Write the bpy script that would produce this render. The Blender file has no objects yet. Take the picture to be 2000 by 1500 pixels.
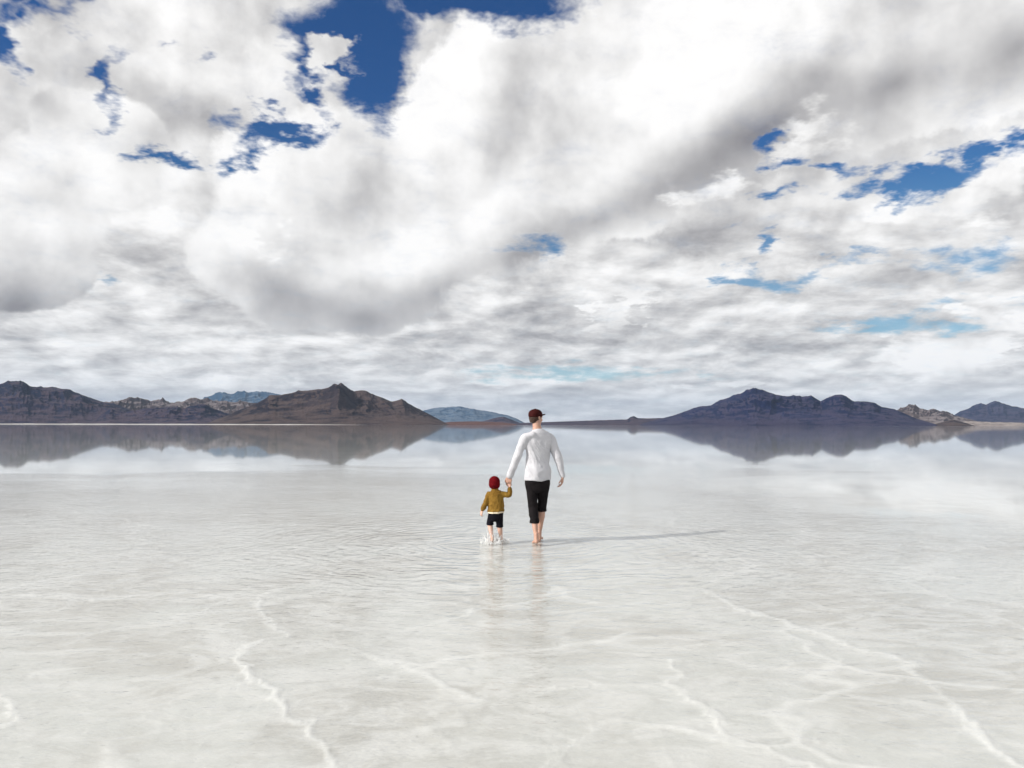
import bpy, bmesh, math, random
import numpy as np
from mathutils import Vector, Matrix

random.seed(7)
SC = bpy.context.scene
COL = SC.collection

# ------------------------------------------------------------------ camera
F_PX = 1540.0                 # focal length in photo pixels (photo 2000 x 1500)
CAM_H = 1.58
PITCH = math.atan((830 - 750) / F_PX)
ROLL = math.radians(0.11)
cam_d = bpy.data.cameras.new("camera")
cam_d.sensor_width = 36.0
cam_d.lens = F_PX / 2000.0 * 36.0
cam_d.clip_start = 0.05
cam_d.clip_end = 400000.0
cam = bpy.data.objects.new("camera", cam_d)
COL.objects.link(cam)
cam.location = (0, 0, CAM_H)
cam.rotation_euler = (Matrix.Rotation(math.pi / 2 + PITCH, 3, 'X') @ Matrix.Rotation(ROLL, 3, 'Z')).to_euler()
SC.camera = cam
CAM_M = cam.rotation_euler.to_matrix()


def ray(px, py):
    """direction of a photo pixel in the world"""
    v = CAM_M @ Vector(((px - 1000) / F_PX, (750 - py) / F_PX, -1.0))
    return v.normalized()


def azel(px, py):
    d = ray(px, py)
    return math.atan2(d.x, d.y), math.asin(d.z)


def at(px, py, Y):
    """world point seen at a photo pixel on the vertical plane y = Y"""
    d = ray(px, py)
    return Vector((0, 0, CAM_H)) + d * (Y / d.y)


# ------------------------------------------------------------------ view
SC.view_settings.view_transform = 'Standard'
SC.view_settings.look = 'None'
SC.view_settings.gamma = 1.0
SC.view_settings.exposure = 0.0

# ------------------------------------------------------------------ sun
SUN_EL = math.radians(29.5)
SUN_VEC = Vector((-2.8, -1.28, 0)).normalized() * math.cos(SUN_EL) + Vector((0, 0, math.sin(SUN_EL)))
sun_d = bpy.data.lights.new("sun", 'SUN')
sun_d.energy = 5.0
SC.cycles.adaptive_threshold = 0.02
SC.cycles.max_bounces = 8
SC.cycles.transparent_max_bounces = 8
sun_d.angle = math.radians(0.5)
sun_d.color = (1.0, 0.955, 0.89)
sun = bpy.data.objects.new("sun", sun_d)
COL.objects.link(sun)
sun.rotation_euler = SUN_VEC.to_track_quat('Z', 'Y').to_euler()
sun.location = (0, 0, 50)


# ------------------------------------------------------------------ node helper
class NT:
    def __init__(s, nt):
        s.nt = nt; s.n = nt.nodes; s.l = nt.links; s.n.clear()

    def node(s, typ, inputs=None, **attrs):
        nd = s.n.new(typ)
        for k, v in attrs.items():
            setattr(nd, k, v)
        for k, v in (inputs or {}).items():
            sock = nd.inputs[k]
            if isinstance(v, bpy.types.NodeSocket):
                s.l.new(v, sock)
            elif v is not None:
                sock.default_value = v
        return nd

    def m(s, op, a, b=None, c=None, clamp=False):
        i = {0: a}
        if b is not None: i[1] = b
        if c is not None: i[2] = c
        return s.node('ShaderNodeMath', i, operation=op, use_clamp=clamp).outputs[0]

    def v(s, op, a, b=None, scale=None):
        i = {0: a}
        if b is not None: i[1] = b
        if scale is not None: i['Scale'] = scale
        nd = s.node('ShaderNodeVectorMath', i, operation=op)
        return nd.outputs['Value'] if op in ('LENGTH', 'DOT_PRODUCT') else nd.outputs[0]

    def xyz(s, x, y, z):
        return s.node('ShaderNodeCombineXYZ', {0: x, 1: y, 2: z}).outputs[0]

    def sep(s, vec):
        return s.node('ShaderNodeSeparateXYZ', {0: vec}).outputs

    def mix(s, f, a, b, blend='MIX'):
        nd = s.n.new('ShaderNodeMix'); nd.data_type = 'RGBA'; nd.blend_type = blend
        for idx, val in ((0, f), (6, a), (7, b)):
            if isinstance(val, bpy.types.NodeSocket): s.l.new(val, nd.inputs[idx])
            else:
                if idx > 0 and len(val) == 3: val = (*val, 1)
                nd.inputs[idx].default_value = val
        return nd.outputs[2]

    def fmix(s, f, a, b):
        nd = s.n.new('ShaderNodeMix'); nd.data_type = 'FLOAT'
        for idx, val in ((0, f), (2, a), (3, b)):
            if isinstance(val, bpy.types.NodeSocket): s.l.new(val, nd.inputs[idx])
            else: nd.inputs[idx].default_value = val
        return nd.outputs[0]

    def noise(s, vec, scale, detail=4, rough=0.5, dist=0.0, out='Fac', lac=2.0, dim='3D'):
        nd = s.node('ShaderNodeTexNoise', {}, noise_dimensions=dim)
        for k, val in (('Vector', vec), ('Scale', scale), ('Detail', detail), ('Roughness', rough), ('Distortion', dist), ('Lacunarity', lac)):
            if isinstance(val, bpy.types.NodeSocket): s.l.new(val, nd.inputs[k])
            else: nd.inputs[k].default_value = val
        return nd.outputs[out]

    def ss(s, x, lo, hi, a=0.0, b=1.0):
        nd = s.node('ShaderNodeMapRange', {'Value': x, 'From Min': lo, 'From Max': hi, 'To Min': a, 'To Max': b},
                    interpolation_type='SMOOTHSTEP')
        return nd.outputs[0]

    def lin(s, x, lo, hi, a=0.0, b=1.0, clamp=True):
        nd = s.node('ShaderNodeMapRange', {'Value': x, 'From Min': lo, 'From Max': hi, 'To Min': a, 'To Max': b})
        nd.clamp = clamp
        return nd.outputs[0]


# ------------------------------------------------------------------ sky (world)
world = bpy.data.worlds.new("World")
SC.world = world
world.use_nodes = True
W = NT(world.node_tree)
D = W.node('ShaderNodeTexCoord').outputs['Generated']
dx, dy, dz = W.sep(D)
AZ = W.m('ARCTAN2', dx, dy)
EL = W.m('ARCSINE', dz)
Q = W.xyz(AZ, EL, 0.0)

# irregular outlines: the blob coordinates are pushed about by billowy noise
up = W.m('ADD', W.m('MAXIMUM', dz, 0.0), 0.20)
PX = W.m('DIVIDE', dx, up)
PY = W.m('DIVIDE', dy, up)
P = W.xyz(PX, PY, 0.0)                         # position on a high cloud layer
wn = W.noise(P, 3.6, 5, 0.6, out='Color', dim='2D')
wn2 = W.v('SUBTRACT', wn, (0.5, 0.5, 0.5))
WQ = W.v('ADD', Q, W.v('MULTIPLY', wn2, W.xyz(W.lin(EL, 0.0, 0.35, 0.28, 0.20), W.lin(EL, 0.05, 0.4, 0.03, 0.16), 0.0)))
wn3 = W.v('SUBTRACT', W.noise(Q, 3.1, 2, 0.5, out='Color', dim='2D'), (0.5, 0.5, 0.5))
WQ2 = W.v('ADD', Q, W.v('MULTIPLY', wn3, (0.10, 0.06, 0.0)))


def blob(vec, b, kind='SPHERICAL'):
    cx, cy, rx, ry, rot = b[:5]
    a, e = azel(cx, cy)
    k = 1.0 + ((cx - 1000) / F_PX) ** 2
    mp = W.node('ShaderNodeMapping', {'Vector': vec, 'Location': (a, e, 0), 'Rotation': (0, 0, math.radians(rot)),
                                      'Scale': (rx / F_PX / k, ry / F_PX / math.sqrt(k), 1)}, vector_type='TEXTURE')
    g = W.node('ShaderNodeTexGradient', {'Vector': mp.outputs[0]}, gradient_type=kind)
    return g.outputs['Fac']


def union(vec, bl):
    acc = None
    for b in bl:
        g = blob(vec, b)
        if len(b) > 5: g = W.m('MULTIPLY', g, b[5])
        acc = g if acc is None else W.node('ShaderNodeMath', {0: acc, 1: g, 2: 0.12}, operation='SMOOTH_MAX').outputs[0]
    return acc


def paint(vec, base, bl):
    acc = base
    for b in bl:
        g = blob(vec, b, 'QUADRATIC_SPHERE')
        acc = W.m('MULTIPLY_ADD', g, b[5], acc)
    return acc

# --- open blue gaps between the clouds
HOLES = [(700, 50, 200, 140, 0, 1.3), (750, 160, 95, 115, -20, 1.3), (980, -15, 220, 80, 8, 1.4), (860, 0, 130, 60, 0, 1.2), (610, 110, 80, 70, 20, 1.1),
         (2, 78, 75, 75, 0, 1.3), (190, 165, 40, 80, -28, .85), (670, 150, 90, 20, -24, 1.1), (545, 245, 130, 34, 20, .98), (468, 300, 44, 60, 0, .72),
         (345, 303, 90, 26, 4, .9), (1840, 345, 190, 48, 8, 1.25), (1730, 375, 120, 34, 0, 1.05), (1925, 300, 70, 45, 0, 1.1),
         (1610, 330, 100, 28, -14, .85), (1505, 302, 70, 26, 0, .85), (1465, 542, 90, 36, 0, .95), (1495, 474, 55, 32, 0, .95),
         (1520, 388, 60, 20, 0, .7), (1900, 510, 170, 44, 0, .66), (1760, 638, 230, 22, 0, .75), (1120, 728, 300, 24, 0, .66),
         (185, 540, 80, 24, 0, .66), (60, 12, 130, 44, 0, .72), (125, 30, 70, 40, 0, .75), (1070, 485, 90, 26, 0, .6),
         (1880, 590, 160, 24, 0, .55), (1600, 530, 200, 18, 0, .6), (622, 178, 44, 36, 0, .95), (330, 128, 60, 20, 10, .5), (410, 158, 60, 20, 20, .5),
         (-300, 200, 200, 90, 0, 1), (2400, 120, 200, 90, 0, 1), (1150, -360, 240, 120, 0, 1)]
hole = union(WQ, HOLES)
hn = W.noise(P, 7.0, 6, 0.68, 0.2, dim='2D')
hn = W.m('SUBTRACT', hn, 0.5)
wsp = W.m('MULTIPLY_ADD', W.noise(Q, 30.0, 4, 0.6, dim='2D'), 5.0, -0.9)
hole = W.m('SUBTRACT', hole, W.m('MULTIPLY', blob(WQ, (650, 106, 66, 40, 34)), wsp))
holef = W.m('MULTIPLY_ADD', W.m('MULTIPLY', hn, W.ss(hole, -0.05, 0.22)), -1.05, hole)
far_gap = W.noise(P, 0.55, 5, 0.55, 0.3, dim='2D')
behind = W.ss(dy, 0.72, 0.35)
holef = W.m('MAXIMUM', holef, W.m('MULTIPLY', behind, W.m('MULTIPLY_ADD', far_gap, 2.2, -1.05)))
GAP = W.m('MULTIPLY', W.ss(holef, 0.06, 0.72), W.ss(EL, 0.08, 0.30, 0.72, 1.0))

# --- the big cumulus in front
CUM = [(700, 400, 330, 210, 0), (560, 520, 200, 150, 0), (690, 560, 260, 110, 0), (1010, 280, 300, 270, 0), (900, 460, 260, 110, 25),
       (1180, 130, 400, 250, 0), (1500, 100, 460, 230, 0), (1850, 60, 460, 230, 0), (1250, 330, 260, 120, 25), (1650, 220, 420, 110, 12)]
cn = W.m('SUBTRACT', W.noise(Q, 13.0, 6, 0.62, 0.0, dim='2D'), 0.5)
cumf = W.m('MULTIPLY_ADD', cn, 0.46, union(WQ2, CUM))
CUMA = W.ss(cumf, 0.11, 0.24)
LEFT = [(70, 420, 190, 170, 0), (60, 530, 200, 80, 0), (230, 300, 170, 120, -10)]
leftf = W.m('MULTIPLY_ADD', cn, 0.42, union(WQ2, LEFT))
LEFTA = W.ss(leftf, 0.12, 0.21)

# --- brightness of the far layer
far_t = paint(WQ2, 0.695, [
    (350, 50, 260, 160, 0, .36), (520, 200, 200, 130, 0, .20), (330, 210, 260, 100, 0, -.18), (620, 200, 160, 60, -15, .10), (90, 170, 180, 130, 0, -.02),
    (330, 420, 300, 140, 0, .26), (250, 560, 300, 60, 0, .02), (300, 640, 480, 90, 0, .14), (800, 690, 500, 50, 0, -.02),
    (1080, 640, 320, 70, 0, -.26), (1000, 690, 240, 40, 0, -.16), (1280, 480, 300, 120, 0, .02), (1640, 440, 240, 60, 0, .08),
    (1850, 410, 260, 60, 0, .30), (1960, 320, 120, 70, 0, .24), (1560, 300, 200, 60, -10, -.05), (1205, 608, 90, 50, 20, .42), (1480, 60, 160, 60, 20, -.10), (1500, 640, 400, 60, 0, -.06),
    (1830, 700, 170, 70, 0, .50), (1970, 610, 150, 70, 0, .36), (1560, 720, 200, 30, 0, .10), (1150, 745, 260, 24, 0, .10), (1800, 560, 300, 60, 0, -.03),
    (330, 765, 420, 40, 0, -.16), (1100, 790, 400, 50, 0, -.16)])
st_v = W.v('MULTIPLY', P, (1.15, 1.05, 1.0))
st = W.noise(st_v, 2.9, 6, 0.58, 0.12, dim='2D')
st2 = W.noise(W.v('ADD', st_v, (0.05, 0.10, 0)), 2.9, 6, 0.58, 0.12, dim='2D')
relief_s = W.m('SUBTRACT', st, st2)
puff = W.noise(Q, 11.0, 5, 0.50, 0.0, dim='2D')
puffb = W.noise(W.v('ADD', Q, (-0.018, 0.024, 0)), 11.0, 5, 0.50, 0.0, dim='2D')
relief_p = W.m('SUBTRACT', puff, puffb)
low = W.ss(EL, 0.36, 0.16)
high = W.ss(EL, 0.12, 0.30, 0.25, 1.0)
veil = W.ss(EL, 0.0, 0.10, 0.55, 1.0)          # distance flattens the lowest clouds
far_t = W.m('MULTIPLY_ADD', W.m('MULTIPLY', W.m('MULTIPLY', W.m('SUBTRACT', st, 0.5), low), veil), 0.66, far_t)
far_t = W.m('MULTIPLY_ADD', W.m('MULTIPLY', W.m('MULTIPLY', relief_s, low), veil), 0.85, far_t)
far_t = W.m('MULTIPLY_ADD', W.m('MULTIPLY', W.m('SUBTRACT', puff, 0.5), high), 0.26, far_t)
far_t = W.m('MULTIPLY_ADD', W.m('MULTIPLY', relief_p, high), 0.7, far_t)

# --- brightness of the cumulus: white crowns, grey bases
cum_t = paint(WQ2, 0.80, [
    (850, 200, 250, 200, 0, .16), (620, 300, 260, 120, 0, .16), (1050, 100, 300, 160, 0, .12), (1250, 160, 260, 190, 0, .24), (1000, 380, 200, 130, 20, .10),
    (710, 615, 400, 130, 4, -.52), (560, 575, 190, 110, 0, -.22), (880, 570, 260, 110, 27, -.34), (1030, 495, 240, 100, 27, -.36), (1150, 430, 220, 80, 25, -.30),
    (1300, 350, 300, 130, 22, -.50), (1480, 265, 320, 150, 10, -.58), (1720, 190, 400, 170, 12, -.46), (2000, 120, 320, 170, 12, -.52), (1850, 20, 300, 80, 0, -.16),
    (520, 450, 90, 130, 0, .12), (760, 420, 140, 110, 0, -.08), (960, 250, 70, 150, -15, -.10), (1210, 100, 90, 50, 30, -.10)])
cb = W.ss(cum_t, 0.25, 0.85, 0.5, 1.0)
cum_t = W.m('MULTIPLY_ADD', W.m('MULTIPLY', relief_p, cb), 0.62, cum_t)
bigp = W.noise(Q, 4.6, 4, 0.42, 0.0, dim='2D')
bigpb = W.noise(W.v('ADD', Q, (-0.040, 0.05, 0)), 4.6, 4, 0.42, 0.0, dim='2D')
bigr = W.m('SUBTRACT', bigp, bigpb)
cum_t = W.m('MULTIPLY_ADD', W.m('MULTIPLY', bigr, cb), 1.1, cum_t)
left_t = paint(WQ2, 0.78, [(60, 590, 340, 110, 0, -.48), (90, 440, 150, 100, 0, .28), (200, 310, 180, 80, 0, .26), (120, 220, 180, 110, 0, -.24), (30, 330, 120, 90, 0, -.05)])
left_t = W.m('MULTIPLY_ADD', relief_p, 0.65, left_t)
left_t = W.m('MULTIPLY_ADD', bigr, 0.85, left_t)

PUFFS = [(1830, 700, 150, 62, 0), (1965, 625, 110, 55, 0, .9), (1212, 602, 90, 48, 28), (1860, 405, 230, 62, 0, .9), (2010, 330, 120, 80, 0), (1385, 378, 110, 50, 0, .7),
         (1580, 262, 150, 44, 10, .45), (1040, 742, 160, 20, 0, .7), (1420, 745, 140, 20, 0, .7), (470, 745, 160, 24, 0, .6), (540, 470, 60, 60, 0, .5)]
pf_ = W.m('MULTIPLY_ADD', cn, 0.34, union(WQ, PUFFS))
PUFA = W.m('MULTIPLY', W.ss(pf_, 0.05, 0.42), 0.75)
puf_t = W.m('MULTIPLY_ADD', W.m('MULTIPLY', relief_p, veil), 1.3, W.ss(pf_, 0.05, 0.6, 0.74, 1.0))
T = W.fmix(LEFTA, far_t, left_t)
T = W.fmix(CUMA, T, cum_t)
T = W.fmix(PUFA, T, puf_t)
# a thin rim of cloud next to a gap catches the sun
rim = W.m('MULTIPLY', W.ss(hole, -0.05, 0.25), CUMA)
T = W.m('MULTIPLY_ADD', rim, 0.12, T)
ramp = W.node('ShaderNodeValToRGB', {'Fac': T})
cr = ramp.color_ramp
cr.elements[0].position = 0.2; cr.elements[0].color = (0.265, 0.255, 0.265, 1)
cr.elements[1].position = 1.0; cr.elements[1].color = (0.99, 0.98, 0.97, 1)
for p_, c_ in ((0.42, (0.44, 0.43, 0.435)), (0.62, (0.63, 0.62, 0.615)), (0.80, (0.82, 0.81, 0.80))):
    e_ = cr.elements.new(p_); e_.color = (*c_, 1)
cloud = ramp.outputs['Color']
cloud = W.v('SCALE', cloud, scale=10.5)        # background strength is 0.1

sky = W.node('ShaderNodeTexSky', sky_type='NISHITA', sun_disc=False, sun_elevation=SUN_EL,
             sun_rotation=math.atan2(SUN_VEC.x, SUN_VEC.y), air_density=1.0, dust_density=0.3, ozone_density=3.0, altitude=1300)
skyc = W.v('MULTIPLY', sky.outputs[0], W.xyz(W.ss(EL, 0.1, 0.42, 0.42, 0.17), W.ss(EL, 0.1, 0.42, 0.80, 0.50), 0.86))
final = W.mix(GAP, cloud, skyc)
bg = W.node('ShaderNodeBackground', {'Color': final, 'Strength': 0.1})
W.node('ShaderNodeOutputWorld', {'Surface': bg.outputs[0]})



# ------------------------------------------------------------------ numpy noise
def _hash(ix, iy, seed):
    h = (ix.astype(np.int64) * 374761393 + iy.astype(np.int64) * 668265263 + seed * 974634777) & 0xFFFFFFFF
    h = ((h ^ (h >> 13)) * 1274126177) & 0xFFFFFFFF
    return ((h ^ (h >> 16)) & 0xFFFF) / 65535.0


def vnoise(x, y, seed=0):
    ix = np.floor(x); iy = np.floor(y)
    fx = x - ix; fy = y - iy
    fx = fx * fx * fx * (fx * (fx * 6 - 15) + 10); fy = fy * fy * fy * (fy * (fy * 6 - 15) + 10)
    a = _hash(ix, iy, seed); b = _hash(ix + 1, iy, seed); c = _hash(ix, iy + 1, seed); d = _hash(ix + 1, iy + 1, seed)
    return (a + (b - a) * fx) * (1 - fy) + (c + (d - c) * fx) * fy


def fbm(x, y, octv=5, rough=0.5, seed=0):
    s = 0; amp = 1; tot = 0
    for o in range(octv):
        s = s + amp * vnoise(x + 17.3 * o, y - 9.1 * o, seed + o); tot += amp
        x = x * 2.03 + 0.3 * y; y = y * 2.03 - 0.3 * x / 2.03; amp *= rough
    return s / tot


def ridged(x, y, octv=5, rough=0.5, seed=0):
    s = 0; amp = 1; tot = 0
    for o in range(octv):
        n = 1 - np.abs(2 * vnoise(x + 7.7 * o, y + 3.1 * o, seed + o) - 1)
        s = s + amp * n * n; tot += amp
        x = x * 2.07; y = y * 2.07; amp *= rough
    return s / tot


def grid_mesh(name, X, Y, Z, wrap=False):
    """rows x cols arrays -> mesh"""
    R, Cn = X.shape
    co = np.stack([X, Y, Z], -1).reshape(-1, 3).astype(np.float32)
    me = bpy.data.meshes.new(name)
    idx = np.arange(R * Cn).reshape(R, Cn)
    if wrap: idx = np.concatenate([idx, idx[:, :1]], 1)
    q = np.stack([idx[:-1, :-1], idx[:-1, 1:], idx[1:, 1:], idx[1:, :-1]], -1).reshape(-1, 4)
    me.vertices.add(len(co)); me.vertices.foreach_set('co', co.ravel())
    me.loops.add(q.size); me.loops.foreach_set('vertex_index', q.ravel().astype(np.int32))
    me.polygons.add(len(q)); me.polygons.foreach_set('loop_start', np.arange(0, q.size, 4, dtype=np.int32))
    me.polygons.foreach_set('use_smooth', np.ones(len(q), dtype=bool))
    me.update(calc_edges=True); me.validate()
    return me


def mat(name):
    m = bpy.data.materials.new(name); m.use_nodes = True
    return m, NT(m.node_tree)


def structure(name, me, m):
    o = bpy.data.objects.new(name, me); COL.objects.link(o)
    o.data.materials.append(m); o['kind'] = 'structure'
    return o


def on_ground(px, py):
    d = ray(px, py)
    t = -CAM_H / d.z
    return d.x * t, d.y * t


# ------------------------------------------------------------------ salt flat under a skin of water
RIDGES = [
    ([(515, 1190), (530, 1215), (552, 1242)], .8), ([(508, 1246), (480, 1262), (474, 1285), (490, 1312), (530, 1350), (556, 1378), (600, 1398), (622, 1412), (632, 1445), (655, 1500), (670, 1560)], .95),
    ([(1322, 1285), (1312, 1325), (1345, 1360), (1390, 1383), (1432, 1428), (1500, 1460), (1600, 1500), (1700, 1545)], 1.2),
    ([(1312, 1325), (1250, 1328), (1180, 1330), (1080, 1335)], .6), ([(1312, 1322), (1400, 1308), (1500, 1298), (1600, 1284), (1650, 1280)], .6),
    ([(1370, 1145), (1440, 1180), (1500, 1200), (1580, 1225), (1660, 1253), (1765, 1285), (1850, 1358), (1892, 1402), (1930, 1445), (2010, 1505)], 1.1),
    ([(-20, 1335), (0, 1343), (30, 1362), (46, 1390), (20, 1402), (-30, 1420)], 1.1), ([(370, 1202), (440, 1167), (470, 1150), (600, 1120)], .5), ([(380, 1150), (450, 1167)], .5),
    ([(1890, 1188), (1960, 1205), (2030, 1235)], .6), ([(1000, 1318), (1080, 1338)], .6), ([(1050, 1510), (1100, 1450), (1165, 1415)], .5),
    ([(46, 1390), (200, 1380), (360, 1350), (480, 1330)], .35), ([(0, 1170), (120, 1190), (230, 1185), (380, 1150)], .35), ([(1660, 1253), (1800, 1255), (1990, 1290)], .6),
    ([(860, 1375), (1000, 1350), (1180, 1330)], .3), ([(270, 1130), (280, 1060), (340, 1040)], .4), ([(630, 1412), (760, 1400), (900, 1385)], .4)]

ang_f = np.radians(np.arange(-48, 48, 0.13)); ang_b = np.radians(np.arange(48, 312, 3.0))
ang = np.concatenate([ang_f, ang_b])
rad = [0.0, 0.6]
while rad[-1] < 26: rad.append(rad[-1] * 1.0065)
while rad[-1] < 90000: rad.append(rad[-1] * 1.06)
rad = np.array(rad)
R_, A_ = np.meshgrid(rad, ang, indexing='ij')
GX = R_ * np.sin(A_); GY = R_ * np.cos(A_)
near = np.clip(1 - (R_ - 30) / 60, 0, 1)
base = -0.024 + 0.014 * (fbm(GX * 0.55, GY * 0.8, 4, .55, 3) - 0.5) * 2
rough_ = 0.006 * (ridged(GX * 2.2 + 1.2 * fbm(GX, GY, 3, .5, 9), GY * 2.6, 4, .55, 11) - 0.5) + 0.003 * (fbm(GX * 22, GY * 22, 3, .6, 21) - .5)
ridge = np.zeros_like(GX)
nearmask = R_ < 16
gx = GX[nearmask]; gy = GY[nearmask]
wx = gx + 0.09 * (fbm(gx * 5, gy * 5, 4, .6, 31) - .5) * 2 + 0.03 * (fbm(gx * 24, gy * 24, 3, .6, 36) - .5) * 2
wy = gy + 0.12 * (fbm(gx * 5, gy * 5, 4, .6, 32) - .5) * 2
acc = np.zeros_like(gx)
brk = 0.25 + 1.3 * fbm(gx * 2.3, gy * 2.3, 3, .5, 41)
for pts, s in RIDGES:
    g = [on_ground(*p) for p in pts]
    dmin = np.full_like(gx, 1e9)
    for (x0, y0), (x1, y1) in zip(g[:-1], g[1:]):
        vx, vy = x1 - x0, y1 - y0
        t = np.clip(((wx - x0) * vx + (wy - y0) * vy) / (vx * vx + vy * vy), 0, 1)
        dmin = np.minimum(dmin, np.hypot(wx - x0 - t * vx, wy - y0 - t * vy))
    wdt = 0.015 + 0.011 * s
    acc = np.maximum(acc, s * brk * (0.72 * np.exp(-(dmin / wdt) ** 2) + 0.28 * np.exp(-(dmin / (wdt * 3.2)) ** 2)))
ridge[nearmask] = acc
# faint polygon net everywhere else on the flat
def cells(x, y, seed):
    ix = np.floor(x); iy = np.floor(y); f1 = np.full_like(x, 9.); f2 = np.full_like(x, 9.)
    for ax in (-1, 0, 1):
        for ay in (-1, 0, 1):
            jx = ix + ax; jy = iy + ay
            d = np.hypot(jx + _hash(jx, jy, seed) - x, jy + _hash(jx, jy, seed + 5) - y)
            f2 = np.where(d < f1, f1, np.minimum(f2, d)); f1 = np.minimum(f1, d)
    return f2 - f1
cw = cells(GX * .45 + .35 * fbm(GX * 1.5, GY * 1.5, 3, .6, 51), GY * .5 + .35 * fbm(GX * 1.5, GY * 1.5, 3, .6, 52), 77)
net = np.exp(-(cw / 0.045) ** 2) * np.clip(fbm(GX * .7, GY * .7, 3, .5, 61) * 3 - .8, 0, 1) * 0.75 * near
ridge = np.maximum(ridge, net)
GZ = (base + rough_) * near + 0.008 * ridge * near * (0.7 + 0.6 * fbm(GX * 30, GY * 30, 3, .6, 71)) + (near - 1) * 0.25
GZ -= np.clip((R_ - 100) / 900, 0, 1) * 1.5
# far shore: a low rim of dry salt under the mountains
az = np.degrees(A_)
az = np.where(az > 180, az - 360, az)
shore = np.clip((R_ - 4200) / 1500, 0, 1) * np.interp(az, [-60, -16, -12, -10, 60], [1.0, 1.0, .25, .03, .05])
GZ = np.where(R_ > 3900, GZ * (1 - np.clip((R_ - 3900) / 400, 0, 1)) + (2.0 + 5.0 * fbm(A_ * 40, R_ * .0004, 4, .6, 91)) * shore - .4, GZ)
me = grid_mesh('salt_flat', GX, GY, GZ, wrap=True)
at_ = me.attributes.new('ridge', 'FLOAT', 'POINT')
at_.data.foreach_set('value', ridge.ravel().astype(np.float32))

m_salt, N = mat('salt_crust')
geo = N.node('ShaderNodeNewGeometry'); pos = geo.outputs['Position']
rd = N.node('ShaderNodeAttribute', attribute_name='ridge').outputs['Fac']
flat = N.v('MULTIPLY', pos, (1, 1, 0))
a1 = N.noise(flat, 0.45, 4, 0.6, 0.6)
a2 = N.noise(N.v('MULTIPLY', flat, (1.0, 1.4, 0)), 1.7, 6, 0.62, 1.6)
a3 = N.noise(flat, 26.0, 4, 0.7)
a4 = N.noise(N.v('MULTIPLY', flat, (0.9, 1.2, 0)), 5.0, 5, 0.65, 1.2)
c = N.mix(N.ss(a1, 0.42, 0.60), (0.615, 0.618, 0.598), (0.515, 0.502, 0.472))
c = N.mix(N.m('MULTIPLY', N.ss(a2, 0.40, 0.62), 0.80), c, (0.70, 0.695, 0.68))
c = N.mix(N.m('MULTIPLY', N.ss(a4, 0.52, 0.26), 0.42), c, (0.47, 0.46, 0.435))
c = N.mix(N.m('MULTIPLY', N.ss(a3, 0.54, 0.76), 0.40), c, (0.70, 0.695, 0.68))
c = N.mix(N.m('MULTIPLY', N.ss(rd, 0.10, 0.9), 0.72), c, (0.78, 0.775, 0.76))
bmp = N.node('ShaderNodeBump', {'Height': N.m('ADD', N.m('MULTIPLY', a3, 0.5), a4), 'Strength': 0.5, 'Distance': 0.006})
pb = N.node('ShaderNodeBsdfPrincipled', {'Base Color': N.v('SCALE', c, scale=0.91), 'Roughness': 0.75, 'Normal': bmp.outputs[0], 'Specular IOR Level': 0.2})
N.node('ShaderNodeOutputMaterial', {'Surface': pb.outputs[0]})
salt = structure('salt_flat', me, m_salt)

# ------------------------------------------------------------------ water: a few centimetres, still far out, rippled by the walkers
wr = [0.0, 0.5]
while wr[-1] < 90000: wr.append(wr[-1] * 1.25)
wr[-1] = 90000
wr = np.array(wr); wa = np.radians(np.arange(0, 360, 3.0))
WR, WA = np.meshgrid(wr, wa, indexing='ij')
mw = grid_mesh('shallow_water', WR * np.sin(WA), WR * np.cos(WA), np.zeros_like(WR), wrap=True)
m_wat, N = mat('thin_water')
pos = N.node('ShaderNodeNewGeometry').outputs['Position']
px_, py_, pz_ = N.sep(pos)
flat = N.v('MULTIPLY', pos, (1, 1, 0))
dist = N.v('LENGTH', flat)
edge = N.m('MULTIPLY_ADD', N.noise(N.v('MULTIPLY', flat, (0.07, 0.16, 0)), 1.0, 4, 0.6), 26.0, 10.5)
calm = N.node('ShaderNodeTexGradient', {'Vector': N.node('ShaderNodeMapping', {'Vector': flat, 'Location': (10.5, 17.5, 0), 'Scale': (7.5, 8, 1)}, vector_type='TEXTURE').outputs[0]}, gradient_type='SPHERICAL').outputs['Fac']
edge = N.m('MULTIPLY_ADD', calm, -26.0, edge)
wind = N.ss(N.m('SUBTRACT', edge, dist), -11.0, 9.0)               # 1 where a breath of wind ruffles it
walk = N.v('SUBTRACT', pos, (-0.05, 10.5, 0))
wl = N.v('LENGTH', N.v('MULTIPLY', walk, (1.0, 1.0, 0)))
rings = N.node('ShaderNodeTexWave', {'Vector': N.v('ADD', walk, N.v('SCALE', N.v('SUBTRACT', N.noise(flat, 0.9, 3, 0.5, out='Color'), (.5, .5, .5)), scale=1.5)),
                                     'Scale': 1.35, 'Distortion': 3.0, 'Detail': 2.0, 'Detail Scale': 2.0}, wave_type='RINGS', rings_direction='Z').outputs['Fac']
ringw = N.ss(wl, 6.0, 0.6)
r1 = N.noise(N.v('MULTIPLY', flat, (0.9, 1.5, 0)), 3.4, 3, 0.55, 0.4)
r2 = N.noise(N.v('MULTIPLY', flat, (0.8, 1.4, 0)), 11.0, 3, 0.6, 0.3)
h = N.m('MULTIPLY', N.m('ADD', N.m('MULTIPLY', r1, 0.010), N.m('MULTIPLY', r2, 0.008)), wind)
h = N.m('ADD', h, N.m('MULTIPLY', N.m('MULTIPLY', rings, ringw), 0.0065))
fade = N.lin(dist, 3.0, 60.0, 1.0, 0.25)
bmp = N.node('ShaderNodeBump', {'Height': h, 'Strength': fade, 'Distance': 1.0})
rgh = N.fmix(wind, 0.03, 0.055)
bf = N.node('ShaderNodeNewGeometry').outputs['Backfacing']
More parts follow.
